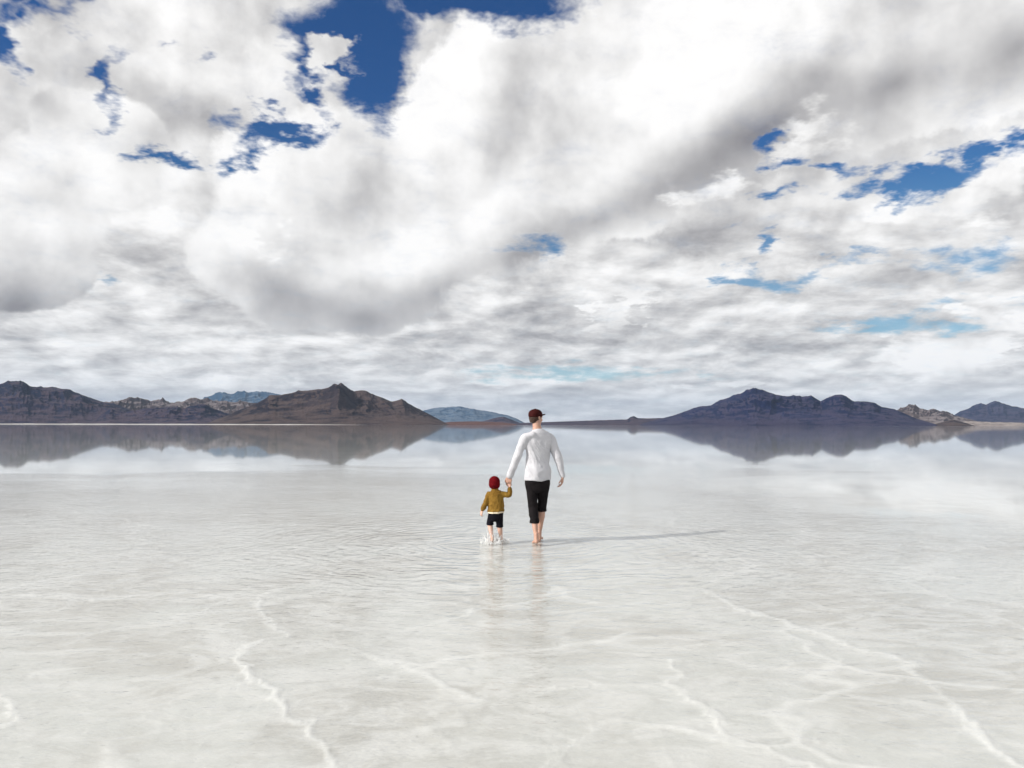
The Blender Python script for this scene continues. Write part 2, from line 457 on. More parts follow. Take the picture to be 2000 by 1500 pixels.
fr = N.node('ShaderNodeFresnel', {'IOR': N.fmix(bf, 1.333, 0.75), 'Normal': bmp.outputs[0]}).outputs[0]
fr = N.m('MULTIPLY', fr, N.fmix(wind, 1.0, 0.95))
gl = N.node('ShaderNodeBsdfGlossy', {'Color': (1, 1, 1, 1), 'Roughness': rgh, 'Normal': bmp.outputs[0]})
tr = N.node('ShaderNodeBsdfTransparent', {'Color': (0.965, 0.975, 0.97, 1)})
mx = N.node('ShaderNodeMixShader', {0: fr, 1: tr.outputs[0], 2: gl.outputs[0]})
N.node('ShaderNodeOutputMaterial', {'Surface': mx.outputs[0]})
water = structure('shallow_water', mw, m_wat)


# ------------------------------------------------------------------ mountains
def rock(name, dark, mid, pale, pale_amt, scale):
    m, N = mat(name)
    g = N.node('ShaderNodeNewGeometry'); pos = g.outputs['Position']; nz = N.sep(g.outputs['Normal'])[2]
    p = N.v('SCALE', pos, scale=0.001)
    n1 = N.noise(p, 1.6 * scale, 6, 0.62, 0.3)
    n2 = N.noise(N.v('MULTIPLY', p, (1, 1, 3.5)), 5.0 * scale, 5, 0.65, 0.2)
    c = N.mix(N.ss(n1, 0.36, 0.64), dark, mid)
    c = N.mix(N.m('MULTIPLY', N.ss(n2, 0.42, 0.68), 0.5), c, dark)
    k = N.m('ADD', n2, N.m('MULTIPLY', N.ss(nz, 0.80, 1.0), 0.26))
    c = N.mix(N.m('MULTIPLY', N.ss(k, 0.62, 0.80), pale_amt), c, pale)
    b = N.node('ShaderNodeBump', {'Height': N.m('ADD', n1, n2), 'Strength': 0.32, 'Distance': 90.0})
    pb = N.node('ShaderNodeBsdfPrincipled', {'Base Color': c, 'Roughness': 0.95, 'Specular IOR Level': 0.1, 'Normal': b.outputs[0]})
    N.node('ShaderNodeOutputMaterial', {'Surface': pb.outputs[0]})
    return m


M_SHADED = rock('shaded_rock', (0.007, 0.006, 0.014), (0.036, 0.027, 0.032), (0.12, 0.085, 0.075), .45, 1.0)  # cloud shade on the slopes painted in as a darkened rock colour
M_HAZED = rock('hazed_rock', (0.003, 0.007, 0.026), (0.014, 0.015, 0.040), (0.10, 0.07, 0.085), .5, 0.9)  # cloud shade and bluish haze painted into the rock colour
M_BLUE_HAZED = rock('blue_hazed_rock', (0.002, 0.007, 0.036), (0.010, 0.016, 0.055), (0.07, 0.06, 0.10), .45, 0.8)  # same painted shade, with a stronger blue haze tint for the right ranges
M_TAN = rock('tan_rock', (0.035, 0.027, 0.034), (0.09, 0.07, 0.070), (0.21, 0.185, 0.19), .75, 1.1)
M_FAR = rock('far_rock', (0.004, 0.035, 0.085), (0.015, 0.05, 0.10), (0.16, 0.20, 0.25), .5, 0.5)  # blue of the distant air put into the base colour
M_RED = rock('red_earth', (0.05, 0.022, 0.022), (0.09, 0.04, 0.038), (0.15, 0.09, 0.08), .4, 1.0)
M_SHORE = rock('shore_sand', (0.07, 0.055, 0.058), (0.14, 0.115, 0.11), (0.34, 0.30, 0.28), .8, 1.2)


def mountain(sky, D, w, m, seed, carve=0.55, jag=0.05, name='mountain_range', toe=1.0):
    xs = [p[0] for p in sky]; ys = [p[1] for p in sky]
    cols = np.arange(xs[0], xs[-1] + .1, 1.3)
    prof = np.interp(cols, xs, ys)
    k = np.array([.4, 2, .4]) / 2.8
    pp = np.pad(prof, 1, mode='edge'); prof = np.convolve(pp, k, 'valid')
    a = np.zeros(len(cols)); H = np.zeros(len(cols))
    for i, (x, y) in enumerate(zip(cols, prof)):
        d = ray(x, y)
        a[i] = math.atan2(d.x, d.y); H[i] = CAM_H + D * d.z / math.hypot(d.x, d.y)
    H = np.maximum(H, 0)
    nr = 90
    t = np.concatenate([-np.linspace(1, 0, nr) ** 1.0, np.linspace(0, 1, 14)[1:]])
    T_, A2 = np.meshgrid(t, a, indexing='ij')
    s = A2 * D / w                                     # along-range coordinate in slope widths
    skew = 0.22 * (fbm(s * 0.9, T_ * 0.8, 3, .5, seed + 3) - .5) * np.abs(T_) * w / D
    Hs = np.interp(A2 + skew, a, H)
    # smoother, broader skyline farther down the slope
    ker = np.ones(25) / 25
    Hb = np.interp(A2 + skew, a, np.convolve(np.pad(H, 12, mode='edge'), ker, 'valid'))
    u = np.abs(T_)
    Hm = Hs * (1 - u) + Hb * u
    width = 0.72 + 0.55 * fbm(s * 1.1, T_ * 0 + 2.2, 3, .5, seed)
    width = np.minimum(width, .96)
    uu = np.clip(u / width, 0, 1)
    prof2 = (1 - uu) ** 1.35 * toe + (1 - toe) * (1 - uu)
    rg = ridged(s * 2.4 + .5 * fbm(s * 2, T_ * 2, 3, .5, seed + 8), T_ * 1.1 + 4, 5, .55, seed + 5)
    dn = ridged(s * 7 + .3 * fbm(s * 4, T_ * 3, 2, .5, seed + 9), T_ * 3.3 + 4, 4, .55, seed + 6)
    mid = np.clip(uu * 3.2, 0, 1) * (1 - uu) ** .5
    Zm = Hm * prof2 * (1 + carve * mid * (rg - .45) * 1.7 + carve * .42 * mid * (dn - .45))
    Zm = Zm + Hs * jag * 1.6 * (ridged(s * 16, T_ * 9, 3, .6, seed + 7) - .5) * np.clip(1 - uu * .7, 0, 1)
    Zm = np.maximum(Zm, 0) + np.where(uu >= 1, -6, 1.5) * 1.0 - 3.0 * (Hs < 4)
    Rr = D + T_ * w
    me = grid_mesh(name, Rr * np.sin(A2), Rr * np.cos(A2), Zm)
    return structure(name, me, m)


# far blue ranges
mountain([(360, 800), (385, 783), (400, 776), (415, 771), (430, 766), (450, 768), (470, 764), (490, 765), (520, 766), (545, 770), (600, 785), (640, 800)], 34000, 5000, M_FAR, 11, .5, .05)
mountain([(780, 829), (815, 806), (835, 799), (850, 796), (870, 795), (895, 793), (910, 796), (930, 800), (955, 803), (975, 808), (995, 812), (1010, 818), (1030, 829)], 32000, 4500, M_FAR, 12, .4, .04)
mountain([(1840, 829), (1862, 812), (1875, 804), (1890, 799), (1900, 792), (1915, 786), (1925, 789), (1942, 783), (1955, 787), (1972, 791), (1990, 796), (2010, 800), (2060, 808), (2130, 812), (2230, 830)], 24000, 4000, M_BLUE_HAZED, 13, .5, .05)
# left group
mountain([(-360, 790), (-250, 772), (-150, 779), (-60, 765), (-20, 758), (0, 750), (18, 744), (32, 742), (46, 744), (58, 753), (75, 756), (100, 755), (128, 758), (150, 766), (172, 776), (192, 782), (230, 790), (290, 812), (330, 829)], 13000, 3000, M_HAZED, 21, .6, .045)
mountain([(130, 800), (175, 785), (205, 783), (228, 784), (238, 780), (256, 776), (268, 777), (282, 783), (300, 781), (318, 779), (332, 784), (352, 783), (375, 779), (398, 779), (420, 781), (440, 785), (470, 783), (500, 786), (540, 800), (590, 829)], 15500, 3000, M_TAN, 22, .9, .10)
mountain([(150, 829), (190, 815), (205, 806), (216, 798), (228, 803), (245, 806), (262, 802), (290, 797), (320, 796), (345, 794), (360, 798), (385, 790), (402, 788), (418, 798), (440, 806), (470, 812), (520, 829)], 11500, 2200, M_HAZED, 23, .75, .08)
mountain([(400, 829), (440, 812), (470, 800), (500, 788), (520, 777), (530, 771), (545, 772), (560, 768), (585, 763), (605, 761), (628, 760), (642, 756), (650, 751), (658, 752), (667, 749), (676, 754), (690, 764), (706, 763), (716, 764), (730, 770), (748, 777), (765, 784), (778, 781), (785, 779), (796, 787), (815, 797), (840, 810), (860, 821), (876, 829)], 9500, 2600, M_SHADED, 24, .6, .035)
# middle
mountain([(840, 829), (880, 824), (930, 823), (980, 825), (1010, 829)], 9000, 1500, M_RED, 31, .3, .05)
mountain([(925, 829), (950, 821), (968, 816), (985, 814), (998, 819), (1010, 824), (1022, 829)], 15000, 1800, M_HAZED, 32, .5, .05)
mountain([(990, 829), (1020, 826), (1080, 824), (1140, 822), (1200, 820), (1226, 819), (1232, 814), (1238, 813), (1246, 817), (1280, 817), (1310, 816), (1345, 820), (1400, 829)], 12500, 1800, M_HAZED, 33, .4, .05)
# right group
mountain([(1690, 829), (1730, 806), (1762, 797), (1776, 792), (1788, 791), (1798, 798), (1812, 802), (1826, 799), (1838, 803), (1850, 804), (1866, 812), (1890, 817), (1930, 829)], 14500, 2500, M_TAN, 42, .9, .12)
mountain([(1250, 829), (1290, 818), (1320, 810), (1345, 800), (1366, 794), (1388, 791), (1405, 782), (1420, 778), (1432, 770), (1446, 768), (1458, 762), (1470, 758), (1484, 759), (1500, 764), (1515, 772), (1530, 774), (1550, 771), (1566, 774), (1585, 773), (1602, 783), (1614, 777), (1628, 772), (1642, 769), (1656, 775), (1668, 783), (1688, 784), (1706, 787), (1722, 795), (1745, 798), (1765, 806), (1790, 818), (1830, 829)], 10500, 2600, M_BLUE_HAZED, 41, .65, .05)
mountain([(1800, 833), (1835, 826), (1860, 819), (1880, 824), (1905, 833)], 10500, 1200, M_SHADED, 43, .6, .1)
mountain([(1700, 834), (1760, 829), (1850, 825), (1900, 823), (1960, 825), (2050, 827), (2200, 828), (2300, 834)], 12000, 1500, M_SHORE, 44, .4, .1)

# ------------------------------------------------------------------ haze: even air round the whole place
hb = bmesh.new()
bmesh.ops.create_cube(hb, size=1.0)
for v_ in hb.verts:
    v_.co = Vector((v_.co.x * 170000, v_.co.y * 170000, -12 + (v_.co.z + .5) * 2600))
hm = bpy.data.meshes.new('haze'); hb.to_mesh(hm); hb.free()
haze = bpy.data.objects.new('haze', hm); COL.objects.link(haze); haze['kind'] = 'stuff'
haze['label'] = 'thin blue air between the flat and the far mountains'; haze['category'] = 'haze'
m_h, N = mat('haze_air')
pv = N.node('ShaderNodeVolumePrincipled', {'Color': (0.56, 0.74, 1.0, 1), 'Density': 0.8e-5, 'Anisotropy': 0.0})
N.node('ShaderNodeOutputMaterial', {'Volume': pv.outputs[0]})
hm.materials.append(m_h)


# ------------------------------------------------------------------ people
def skin_mat(name, col, rough=0.55):
    m, N = mat(name)
    p = N.node('ShaderNodeTexCoord').outputs['Object']
    c = N.mix(N.m('MULTIPLY', N.noise(p, 14, 3, .6), 0.5), col, tuple(x * .8 for x in col))
    pb = N.node('ShaderNodeBsdfPrincipled', {'Base Color': c, 'Roughness': rough, 'Subsurface Weight': 0.08, 'Subsurface Scale': 0.01})
    N.node('ShaderNodeOutputMaterial', {'Surface': pb.outputs[0]})
    return m


def cloth_mat(name, col, col2, rough=0.85, bump=0.4, sc=26.0, spec=.2, sheen=.15):
    m, N = mat(name)
    p = N.node('ShaderNodeTexCoord').outputs['Object']
    n = N.noise(p, 7, 4, .6)
    c = N.mix(N.ss(n, .35, .65), col, col2)
    weave = N.noise(p, 400, 2, .5)
    fold = N.noise(N.v('MULTIPLY', p, (1.0, 1.0, .45)), sc, 3, .5, .5)
    b = N.node('ShaderNodeBump', {'Height': N.m('ADD', fold, N.m('MULTIPLY', weave, .12)), 'Strength': bump, 'Distance': 0.012})
    pb = N.node('ShaderNodeBsdfPrincipled', {'Base Color': c, 'Roughness': rough, 'Specular IOR Level': spec, 'Sheen Weight': sheen, 'Normal': b.outputs[0]})
    N.node('ShaderNodeOutputMaterial', {'Surface': pb.outputs[0]})
    return m


SKIN = skin_mat('skin', (0.46, 0.27, 0.20))
SKIN_CHILD = skin_mat('child_skin', (0.56, 0.35, 0.27))
M_SHIRT = cloth_mat('white_cotton', (0.54, 0.54, 0.57), (0.47, 0.47, 0.50), bump=.35, sc=9)
M_PANTS = cloth_mat('black_denim', (0.008, 0.007, 0.008), (0.013, 0.011, 0.012), spec=.08, sheen=0)
M_CAP = cloth_mat('maroon_cap', (0.040, 0.007, 0.007), (0.03, 0.005, 0.005), spec=.1, sheen=0, bump=.2)
M_HAIR = cloth_mat('brown_hair', (0.030, 0.015, 0.010), (0.05, 0.025, 0.016), rough=.6, bump=.8, sc=90)
M_BEANIE = cloth_mat('red_knit', (0.15, 0.002, 0.006), (0.10, 0.002, 0.005), spec=.1, sheen=0, bump=.5, sc=80)
M_JACKET = cloth_mat('mustard_fleece', (0.25, 0.145, 0.028), (0.16, 0.085, 0.014), spec=.1, sheen=.05, bump=.7, sc=24)
M_UNDER = cloth_mat('cream_cotton', (0.72, 0.64, 0.50), (0.66, 0.58, 0.44))
M_NAVY = cloth_mat('dark_navy_cotton', (0.006, 0.006, 0.010), (0.010, 0.009, 0.014), spec=.08, sheen=0)

V = Vector


def basis(d, hint=V((0, 1, 0))):
    d = d.normalized()
    if abs(d.dot(hint)) > .98: hint = V((1, 0, 0))
    x = hint.cross(d).normalized(); y = d.cross(x)
    return x, y, d


def tube(bm, pts, seg=20, hint=V((0, 1, 0)), flat=1.0, flat0=1.0):
    """closed tapering limb: pts = [(pos, rx, ry)], rx across, ry along hint; rounded ends"""
    P_ = [V(p[0]) for p in pts]
    rings = []
    n = len(P_)
    def dirn(i):
        if i == 0: return P_[1] - P_[0]
        if i == n - 1: return P_[-1] - P_[-2]
        return (P_[i + 1] - P_[i]).normalized() + (P_[i] - P_[i - 1]).normalized()
    def ring(c, rx, ry, d):
        x, y, _ = basis(d, hint)
        return [bm.verts.new(c + x * (rx * math.cos(2 * math.pi * k / seg)) + y * (ry * math.sin(2 * math.pi * k / seg))) for k in range(seg)]
    d0 = dirn(0).normalized(); d1 = dirn(n - 1).normalized()
    r0 = min(pts[0][1], pts[0][2]); r1 = min(pts[-1][1], pts[-1][2])
    for f in (.2, .6, .88):
        rings.append(ring(P_[0] - d0 * r0 * flat0 * math.sqrt(1 - f * f), pts[0][1] * f, pts[0][2] * f, d0))
    # smooth interpolation between stations
    for i in range(n - 1):
        for k in range(4):
            t = k / 4
            p0 = P_[max(i - 1, 0)]; p1 = P_[i]; p2 = P_[i + 1]; p3 = P_[min(i + 2, n - 1)]
            q = 0.5 * ((2 * p1) + (p2 - p0) * t + (2 * p0 - 5 * p1 + 4 * p2 - p3) * t * t + (3 * p1 - p0 - 3 * p2 + p3) * t ** 3)
            s = t * t * (3 - 2 * t)
            rings.append(ring(q, pts[i][1] * (1 - s) + pts[i + 1][1] * s, pts[i][2] * (1 - s) + pts[i + 1][2] * s, dirn(i) * (1 - t) + dirn(i + 1) * t))
    rings.append(ring(P_[-1], pts[-1][1], pts[-1][2], d1))
    for f in (.88, .6, .2):
        rings.append(ring(P_[-1] + d1 * r1 * flat * math.sqrt(1 - f * f), pts[-1][1] * f, pts[-1][2] * f, d1))
    for a, b in zip(rings[:-1], rings[1:]):
        for k in range(seg):
            bm.faces.new((a[k], a[(k + 1) % seg], b[(k + 1) % seg], b[k]))
    bm.faces.new(rings[0][::-1]); bm.faces.new(rings[-1])


def ell(bm, c, r, rot=None, sub=3):
    M_ = Matrix.Translation(V(c)) @ (rot.to_4x4() if rot else Matrix.Identity(4)) @ Matrix.Diagonal((*r, 1))
    bmesh.ops.create_icosphere(bm, subdivisions=sub, radius=1.0, matrix=M_)


def bake(name, bm, m, voxel, parent=None, smooth=6, disp=None):
    bmesh.ops.recalc_face_normals(bm, faces=bm.faces)
    me = bpy.data.meshes.new(name + '_raw'); bm.to_mesh(me); bm.free()
    o = bpy.data.objects.new(name + '_raw', me); COL.objects.link(o)
    r = o.modifiers.new('r', 'REMESH'); r.mode = 'VOXEL'; r.voxel_size = voxel; r.use_smooth_shade = True
    s = o.modifiers.new('s', 'SMOOTH'); s.factor = .5; s.iterations = smooth
    dg = bpy.context.evaluated_depsgraph_get(); dg.update()
    me2 = bpy.data.meshes.new_from_object(o.evaluated_get(dg))
    bpy.data.objects.remove(o); bpy.data.meshes.remove(me)
    me2.name = name
    if disp:
        co = np.empty(len(me2.vertices) * 3, np.float32); me2.vertices.foreach_get('co', co); co = co.reshape(-1, 3)
        no = np.empty(len(me2.vertices) * 3, np.float32); me2.vertices.foreach_get('normal', no); no = no.reshape(-1, 3)
        co = co + no * disp(co)[:, None]
        me2.vertices.foreach_set('co', co.astype(np.float32).ravel()); me2.update()
    me2.polygons.foreach_set('use_smooth', np.ones(len(me2.polygons), dtype=bool))
    me2.materials.clear(); me2.materials.append(m)
    ob = bpy.data.objects.new(name, me2); COL.objects.link(ob)
    if parent: ob.parent = parent
    return ob


def hand(bm, wrist, fdir, palm_n, side, s, curls, thumb_curl=.5, spread=.10):
    """wrist -> palm -> four fingers and a thumb; side=+1/-1 picks the thumb's edge"""
    f = V(fdir).normalized(); nrm = V(palm_n); nrm = (nrm - f * nrm.dot(f)).normalized()
    x = f.cross(nrm) * side                      # towards the thumb
    w = V(wrist)
    L = .098 * s
    for off, k in ((-.030, .92), (-.010, 1.0), (.010, 1.0), (.030, .97)):
        tube(bm, [(w + x * off * .5 * s, .014 * s, .012 * s), (w + f * L * .5 * k + x * off * .85 * s, .0145 * s, .0125 * s), (w + f * L * .93 * k + x * off * s, .0115 * s, .0115 * s)], 10)
    lens = [.062, .078, .084, .074]
    for i, (off, ln) in enumerate(zip((-.032, -.011, .011, .032), lens)):
        p = w + f * L * (.90 + .04 * (i in (1, 2))) + x * off * s
        d = (f + x * off * spread * 30 * .1).normalized(); c = curls[i]
        pts = [(p, .0092 * s, .0092 * s)]
        for j, fr in enumerate((.45, .32, .23)):
            axis = d.cross(nrm).normalized()
            d = (Matrix.Rotation(c * (1, 1.1, .7)[j], 3, axis) @ d).normalized()
            p = p + d * ln * fr * s
            rr = (.0086, .0078, .0066)[j] * s
            pts.append((p.copy(), rr, rr))
        tube(bm, pts, 10)
    p = w + f * L * .22 + x * .026 * s
    d = (f * .75 + x * .62 + nrm * .25).normalized()
    pts = [(p, .014 * s, .014 * s)]
    for j, ln in enumerate((.034, .030, .022)):
        p = p + d * ln * s
        pts.append((p.copy(), (.0115, .0100, .0078)[j] * s, (.0115, .0100, .0078)[j] * s))
        d = (d + f * .35 * thumb_curl + nrm * .35 * thumb_curl - x * .25 * thumb_curl).normalized()
    tube(bm, pts, 10)


def foot(bm, ankle, toe_dir, s, side, pitch=0.0):
    a = V(ankle); d = V((toe_dir[0], toe_dir[1], 0)).normalized(); lat = V((d.y, -d.x, 0)) * side   # lat: little-toe side
    R = Matrix.Rotation(pitch, 3, V((d.y, -d.x, 0)))
    def P(u, v, z): return a + R @ (d * u * s + lat * v * s + V((0, 0, z * s)))
    tube(bm, [(P(0, 0, .05), .034 * s, .040 * s), (P(-.005, 0, 0), .032 * s, .038 * s), (P(-.02, 0, -.045), .031 * s, .033 * s)], 14)
    tube(bm, [(P(-.035, 0, -.048), .028 * s, .026 * s), (P(.03, .002, -.040), .030 * s, .030 * s), (P(.09, .006, -.050), .038 * s, .022 * s), (P(.135, .006, -.060), .042 * s, .015 * s)], 14, hint=V((0, 0, 1)))
    for i in range(5):
        v = -.030 + .017 * i; u = .155 - .008 * i - .002 * i * i
        r = (.0125, .0095, .009, .0085, .008)[i] * s
        tube(bm, [(P(u - .03, v, -.060), r, r), (P(u + .008, v * 1.05, -.064), r, r * .85)], 8)


def head(bm, c, s, yaw, face=True, tilt=0.0):
    """c = centre of the skull, s = head height / 0.23, yaw = turn to the right seen from behind"""
    R = Matrix.Rotation(-yaw, 3, 'Z') @ Matrix.Rotation(tilt, 3, 'X')
    c = V(c)
    def P(x, y, z): return c + R @ (V((x, y, z)) * s)
    def E(p, r, sub=3): ell(bm, P(*p), tuple(q * s for q in r), R, sub)
    E((0, -.012, .030), (.074, .094, .088)); E((0, .030, -.020), (.062, .062, .090)); E((0, .052, -.078), (.034, .030, .030))
    E((.0, .020, -.062), (.052, .050, .040))
    E((.050, .020, -.020), (.018, .040, .045)); E((-.050, .020, -.020), (.018, .040, .045))
    for sx in (-1, 1):
        E((sx * .076, -.006, -.002), (.007, .018, .032), 2); E((sx * .079, -.013, .008), (.006, .012, .020), 2)   # ears
        E((sx * .031, .080, .022), (.022, .010, .008), 2)      # brow
        E((sx * .032, .079, .004), (.0125, .0115, .0095), 2)   # eyelid and eye
        E((sx * .040, .066, -.030), (.020, .016, .018), 2)     # cheek
    tube(bm, [(P(0, .088, .012), .007 * s, .007 * s), (P(0, .100, -.012), .009 * s, .009 * s), (P(0, .107, -.026), .012 * s, .010 * s)], 8)
    E((0.011, .097, -.030), (.007, .008, .006), 2); E((-.011, .097, -.030), (.007, .008, .006), 2)
    E((0, .090, -.050), (.024, .010, .006), 2); E((0, .088, -.060), (.020, .010, .007), 2)
    return P, R


def person_tags(o, label, cat='person'):
    o['label'] = label; o['category'] = cat


# ---- the man
MO = V((0.348, 10.72, -0.012))
def man():
    b = bmesh.new()
    tw = math.radians(27); TH = V((-math.sin(tw), math.cos(tw), 0)); TR = Matrix.Rotation(tw, 3, 'Z'); TR2 = Matrix.Rotation(tw * .5, 3, 'Z'); TH2 = V((-math.sin(tw * .4), math.cos(tw * .4), 0))
    hc = V((-.022, .020, 1.690))
    YAW = math.radians(48)
    P, R = head(b, hc, 1.0, YAW)
    tube(b, [((-.018, .012, 1.66), .052, .055), ((-.012, .0, 1.58), .055, .058), ((0, -.01, 1.50), .075, .065)], 18)
    # trunk
    tube(b, [((0, -.005, 1.495), .08, .05), ((0, -.005, 1.45), .130, .070), ((0, 0, 1.36), .150, .090), ((0, .005, 1.22), .150, .102), ((0, .005, 1.08), .138, .095), ((0, 0, .97), .118, .085), ((0, 0, .90), .105, .080)], 24, hint=TH)
    # arms
    Ls, Le, Lw = V((-.185, 0, 1.435)), V((-.290, -.015, 1.155)), V((-.378, .040, .895))
    Rs, Re, Rw = V((.190, 0, 1.430)), V((.276, -.030, 1.150)), V((.345, .045, .895))
    Ls, Rs, Le, Re = TR @ Ls, TR @ Rs, TR2 @ Le, TR2 @ Re
    for S, E_, W_ in ((Ls, Le, Lw), (Rs, Re, Rw)):
        tube(b, [(S + V((-.06 * (1 if S.x > 0 else -1), 0, -.03)), .036, .04), (S + V((0, 0, -.03)), .040, .046), (S.lerp(E_, .4), .043, .044), (E_, .039, .040), (E_.lerp(W_, .3), .040, .040), (E_.lerp(W_, .75), .029, .028), (W_, .024, .029)], 16)
    hand(b, Rw, (-.10, .05, -1), (-1, .25, 0), -1, 1.0, (.55, .50, .45, .38), .8)
    hand(b, Lw, (-.16, .02, -1), (.35, 1.0, 0), -1, 1.0, (.62, .62, .60, .55), .9)
    # legs: left foot behind (towards us), right foot in front
    Lh, Lk, La = V((-.088, 0, .90)), V((-.062, .035, .480)), V((-.022, -.150, .092))
    Rh, Rk, Ra = V((.088, 0, .90)), V((.066, .120, .490)), V((.028, .150, .085))
    for H_, K_, A_ in ((Lh, Lk, La), (Rh, Rk, Ra)):
        tube(b, [(H_ + V((0, 0, -.03)) * 1, .058, .070), (H_ + V((0, 0, -.08)), .068, .080), (H_.lerp(K_, .35), .072, .080), (H_.lerp(K_, .8), .059, .060), (K_, .053, .056), (K_.lerp(A_, .12), .050, .054), (K_.lerp(A_, .32) + V((0, -.014, 0)), .052, .056), (K_.lerp(A_, .62) + V((0, -.008, 0)), .038, .041), (K_.lerp(A_, .88), .028, .032), (A_, .031, .036)], 18)
    foot(b, La, (-.08, 1), 1.0, -1, -.12)
    foot(b, Ra, (.10, 1), 1.0, 1, .05)
    body = bake('person', b, SKIN, .0042, smooth=4)
    # shirt: long sleeves, loose hem
    b = bmesh.new()
    tube(b, [((-.006, -.004, 1.528), .070, .064), ((-.002, -.008, 1.508), .100, .078), ((.002, -.006, 1.474), .165, .096), ((.002, -.003, 1.43), .208, .112), ((.002, 0, 1.34), .200, .122), ((.002, .005, 1.22), .176, .122), ((.002, .005, 1.08), .172, .120), ((.002, 0, .96), .184, .130), ((.001, 0, .850), .190, .132)], 40, flat=.06, flat0=.1, hint=TH)
    for S, E_, W_ in ((Ls, Le, Lw), (Rs, Re, Rw)):
        sg = 1 if S.x > 0 else -1
        tube(b, [(S + V((-.10 * sg, 0, .02)), .050, .07), (S + V((-.01 * sg, 0, -.012)), .062, .072), (S.lerp(E_, .22), .066, .070), (S.lerp(E_, .55), .059, .062), (E_, .053, .054), (E_.lerp(W_, .35), .050, .050), (E_.lerp(W_, .8), .040, .040), (E_.lerp(W_, .97), .037, .039)], 22)
    def folds(co):
        x, y, z = co[:, 0], co[:, 1], co[:, 2]
        q = x * 1.0 + z * .55
        a = (ridged(q * 11 + 1.2 * fbm(x * 6, z * 5, 2, .5, 3), (z - x * .4) * 3.2, 3, .5, 5) - .45) * .010
        c_ = .6 * (ridged(x * 9 + 3, z * 12 + 1.4 * fbm(x * 7, z * 7, 2, .5, 6), 3, .5, 9) - .45) * .008
        env = np.clip((1.50 - z) / .10, 0.15, 1)
        big = (ridged(q * 4.6 + .8 * fbm(x * 5, z * 4, 2, .5, 13), (z - x * .5) * 1.5 + 3, 2, .5, 15) - .4) * .036
        hem = np.clip((.89 - z) / .05, 0, 1)
        arm = (np.abs(x) > .20).astype(float) * .55
        return .004 + ((a + big) * (1 - arm) + c_) * env * (1 - .7 * hem)
    sh = bake('shirt', b, M_SHIRT, .006, body, smooth=14, disp=folds)
    # rolled trousers
    b = bmesh.new()
    tube(b, [((0, 0, .94), .150, .108), ((0, 0, .90), .166, .115), ((0, 0, .83), .172, .120), ((0, .005, .775), .150, .105)], 30, hint=TH2)
    for H_, K_, A_, end in ((Lh, Lk, La, .46), (Rh, Rk, Ra, .13)):
        e = K_.lerp(A_, end)
        pts = [(H_ + V((0, 0, -.06)), .084, .104), (H_.lerp(K_, .25), .089, .103), (H_.lerp(K_, .6), .074, .083), (K_, .062, .070)]
        if end > .3: pts.append((K_.lerp(A_, end * .5) + V((0, -.008, 0)), .066, .072))
        pts += [(e + V((0, -.006, .03)), .060, .068), (e + V((0, -.006, .012)), .065, .073), (e + V((0, -.006, -.02)), .066, .074)]
        tube(b, pts, 26, flat=.15)
    def pf(co):
        x, y, z = co[:, 0], co[:, 1], co[:, 2]
        return (ridged(x * 8 + y * 5 + 9, z * 11 + 1.5 * fbm(x * 8, z * 6, 2, .5, 3), 3, .5, 15) - .45) * .010
    bake('trousers', b, M_PANTS, .006, body, smooth=4, disp=pf)
    # hair at the nape and sides
    b = bmesh.new()
    for q, r in (((0, -.034, -.004), (.074, .074, .060)), ((0, -.052, -.040), (.056, .048, .036)), ((.060, .000, .006), (.018, .036, .034)), ((-.060, .0, .006), (.018, .036, .034))):
        ell(b, P(*q), r, R)
    bake('hair', b, M_HAIR, .005, body, smooth=2)
    # cap with a curved brim
    b = bmesh.new()
    ell(b, P(0, -.010, .050), (.086, .106, .072), R)
    ell(b, P(0, -.012, .028), (.086, .106, .040), R)
    ell(b, P(0, -.012, .122), (.008, .008, .006), R, 2)
    cap_ = bake('cap', b, M_CAP, .005, body, smooth=3)
    b = bmesh.new()
    nu, nv = 17, 8
    top = []; bot = []
    for j in range(nv):
        rt = []; rb = []
        for i in range(nu):
            a = math.radians(-62 + 124 * i / (nu - 1))
            rr = .088 + .078 * (j / (nv - 1)) * math.cos(a * .95)
            x = math.sin(a) * (.083 + .003 * j / nv); y = -.010 + math.cos(a) * .096 + (rr - .088)
            z = .040 - .9 * x * x / .083 * .25 + .014 * (j / (nv - 1))
            rt.append(b.verts.new(P(x, y, z))); rb.append(b.verts.new(P(x, y, z - .004)))
        top.append(rt); bot.append(rb)
    for j in range(nv - 1):
        for i in range(nu - 1):
            b.faces.new((top[j][i], top[j][i + 1], top[j + 1][i + 1], top[j + 1][i]))
            b.faces.new((bot[j][i], bot[j + 1][i], bot[j + 1][i + 1], bot[j][i + 1]))
    for i in range(nu - 1):
        b.faces.new((top[-1][i], top[-1][i + 1], bot[-1][i + 1], bot[-1][i])); b.faces.new((top[0][i + 1], top[0][i], bot[0][i], bot[0][i + 1]))
    for j in range(nv - 1):
        b.faces.new((top[j][0], top[j + 1][0], bot[j + 1][0], bot[j][0])); b.faces.new((top[j + 1][-1], top[j][-1], bot[j][-1], bot[j + 1][-1]))
    bmesh.ops.recalc_face_normals(b, faces=b.faces)
    bmm = bpy.data.meshes.new('brim'); b.to_mesh(bmm); b.free(); bmm.materials.append(M_CAP)
    for p_ in bmm.polygons: p_.use_smooth = True
    br = bpy.data.objects.new('brim', bmm); COL.objects.link(br); br.parent = cap_
    body.location = MO
    person_tags(body, 'tall barefoot man in white long sleeved shirt, dark cap and rolled black trousers')
    return body


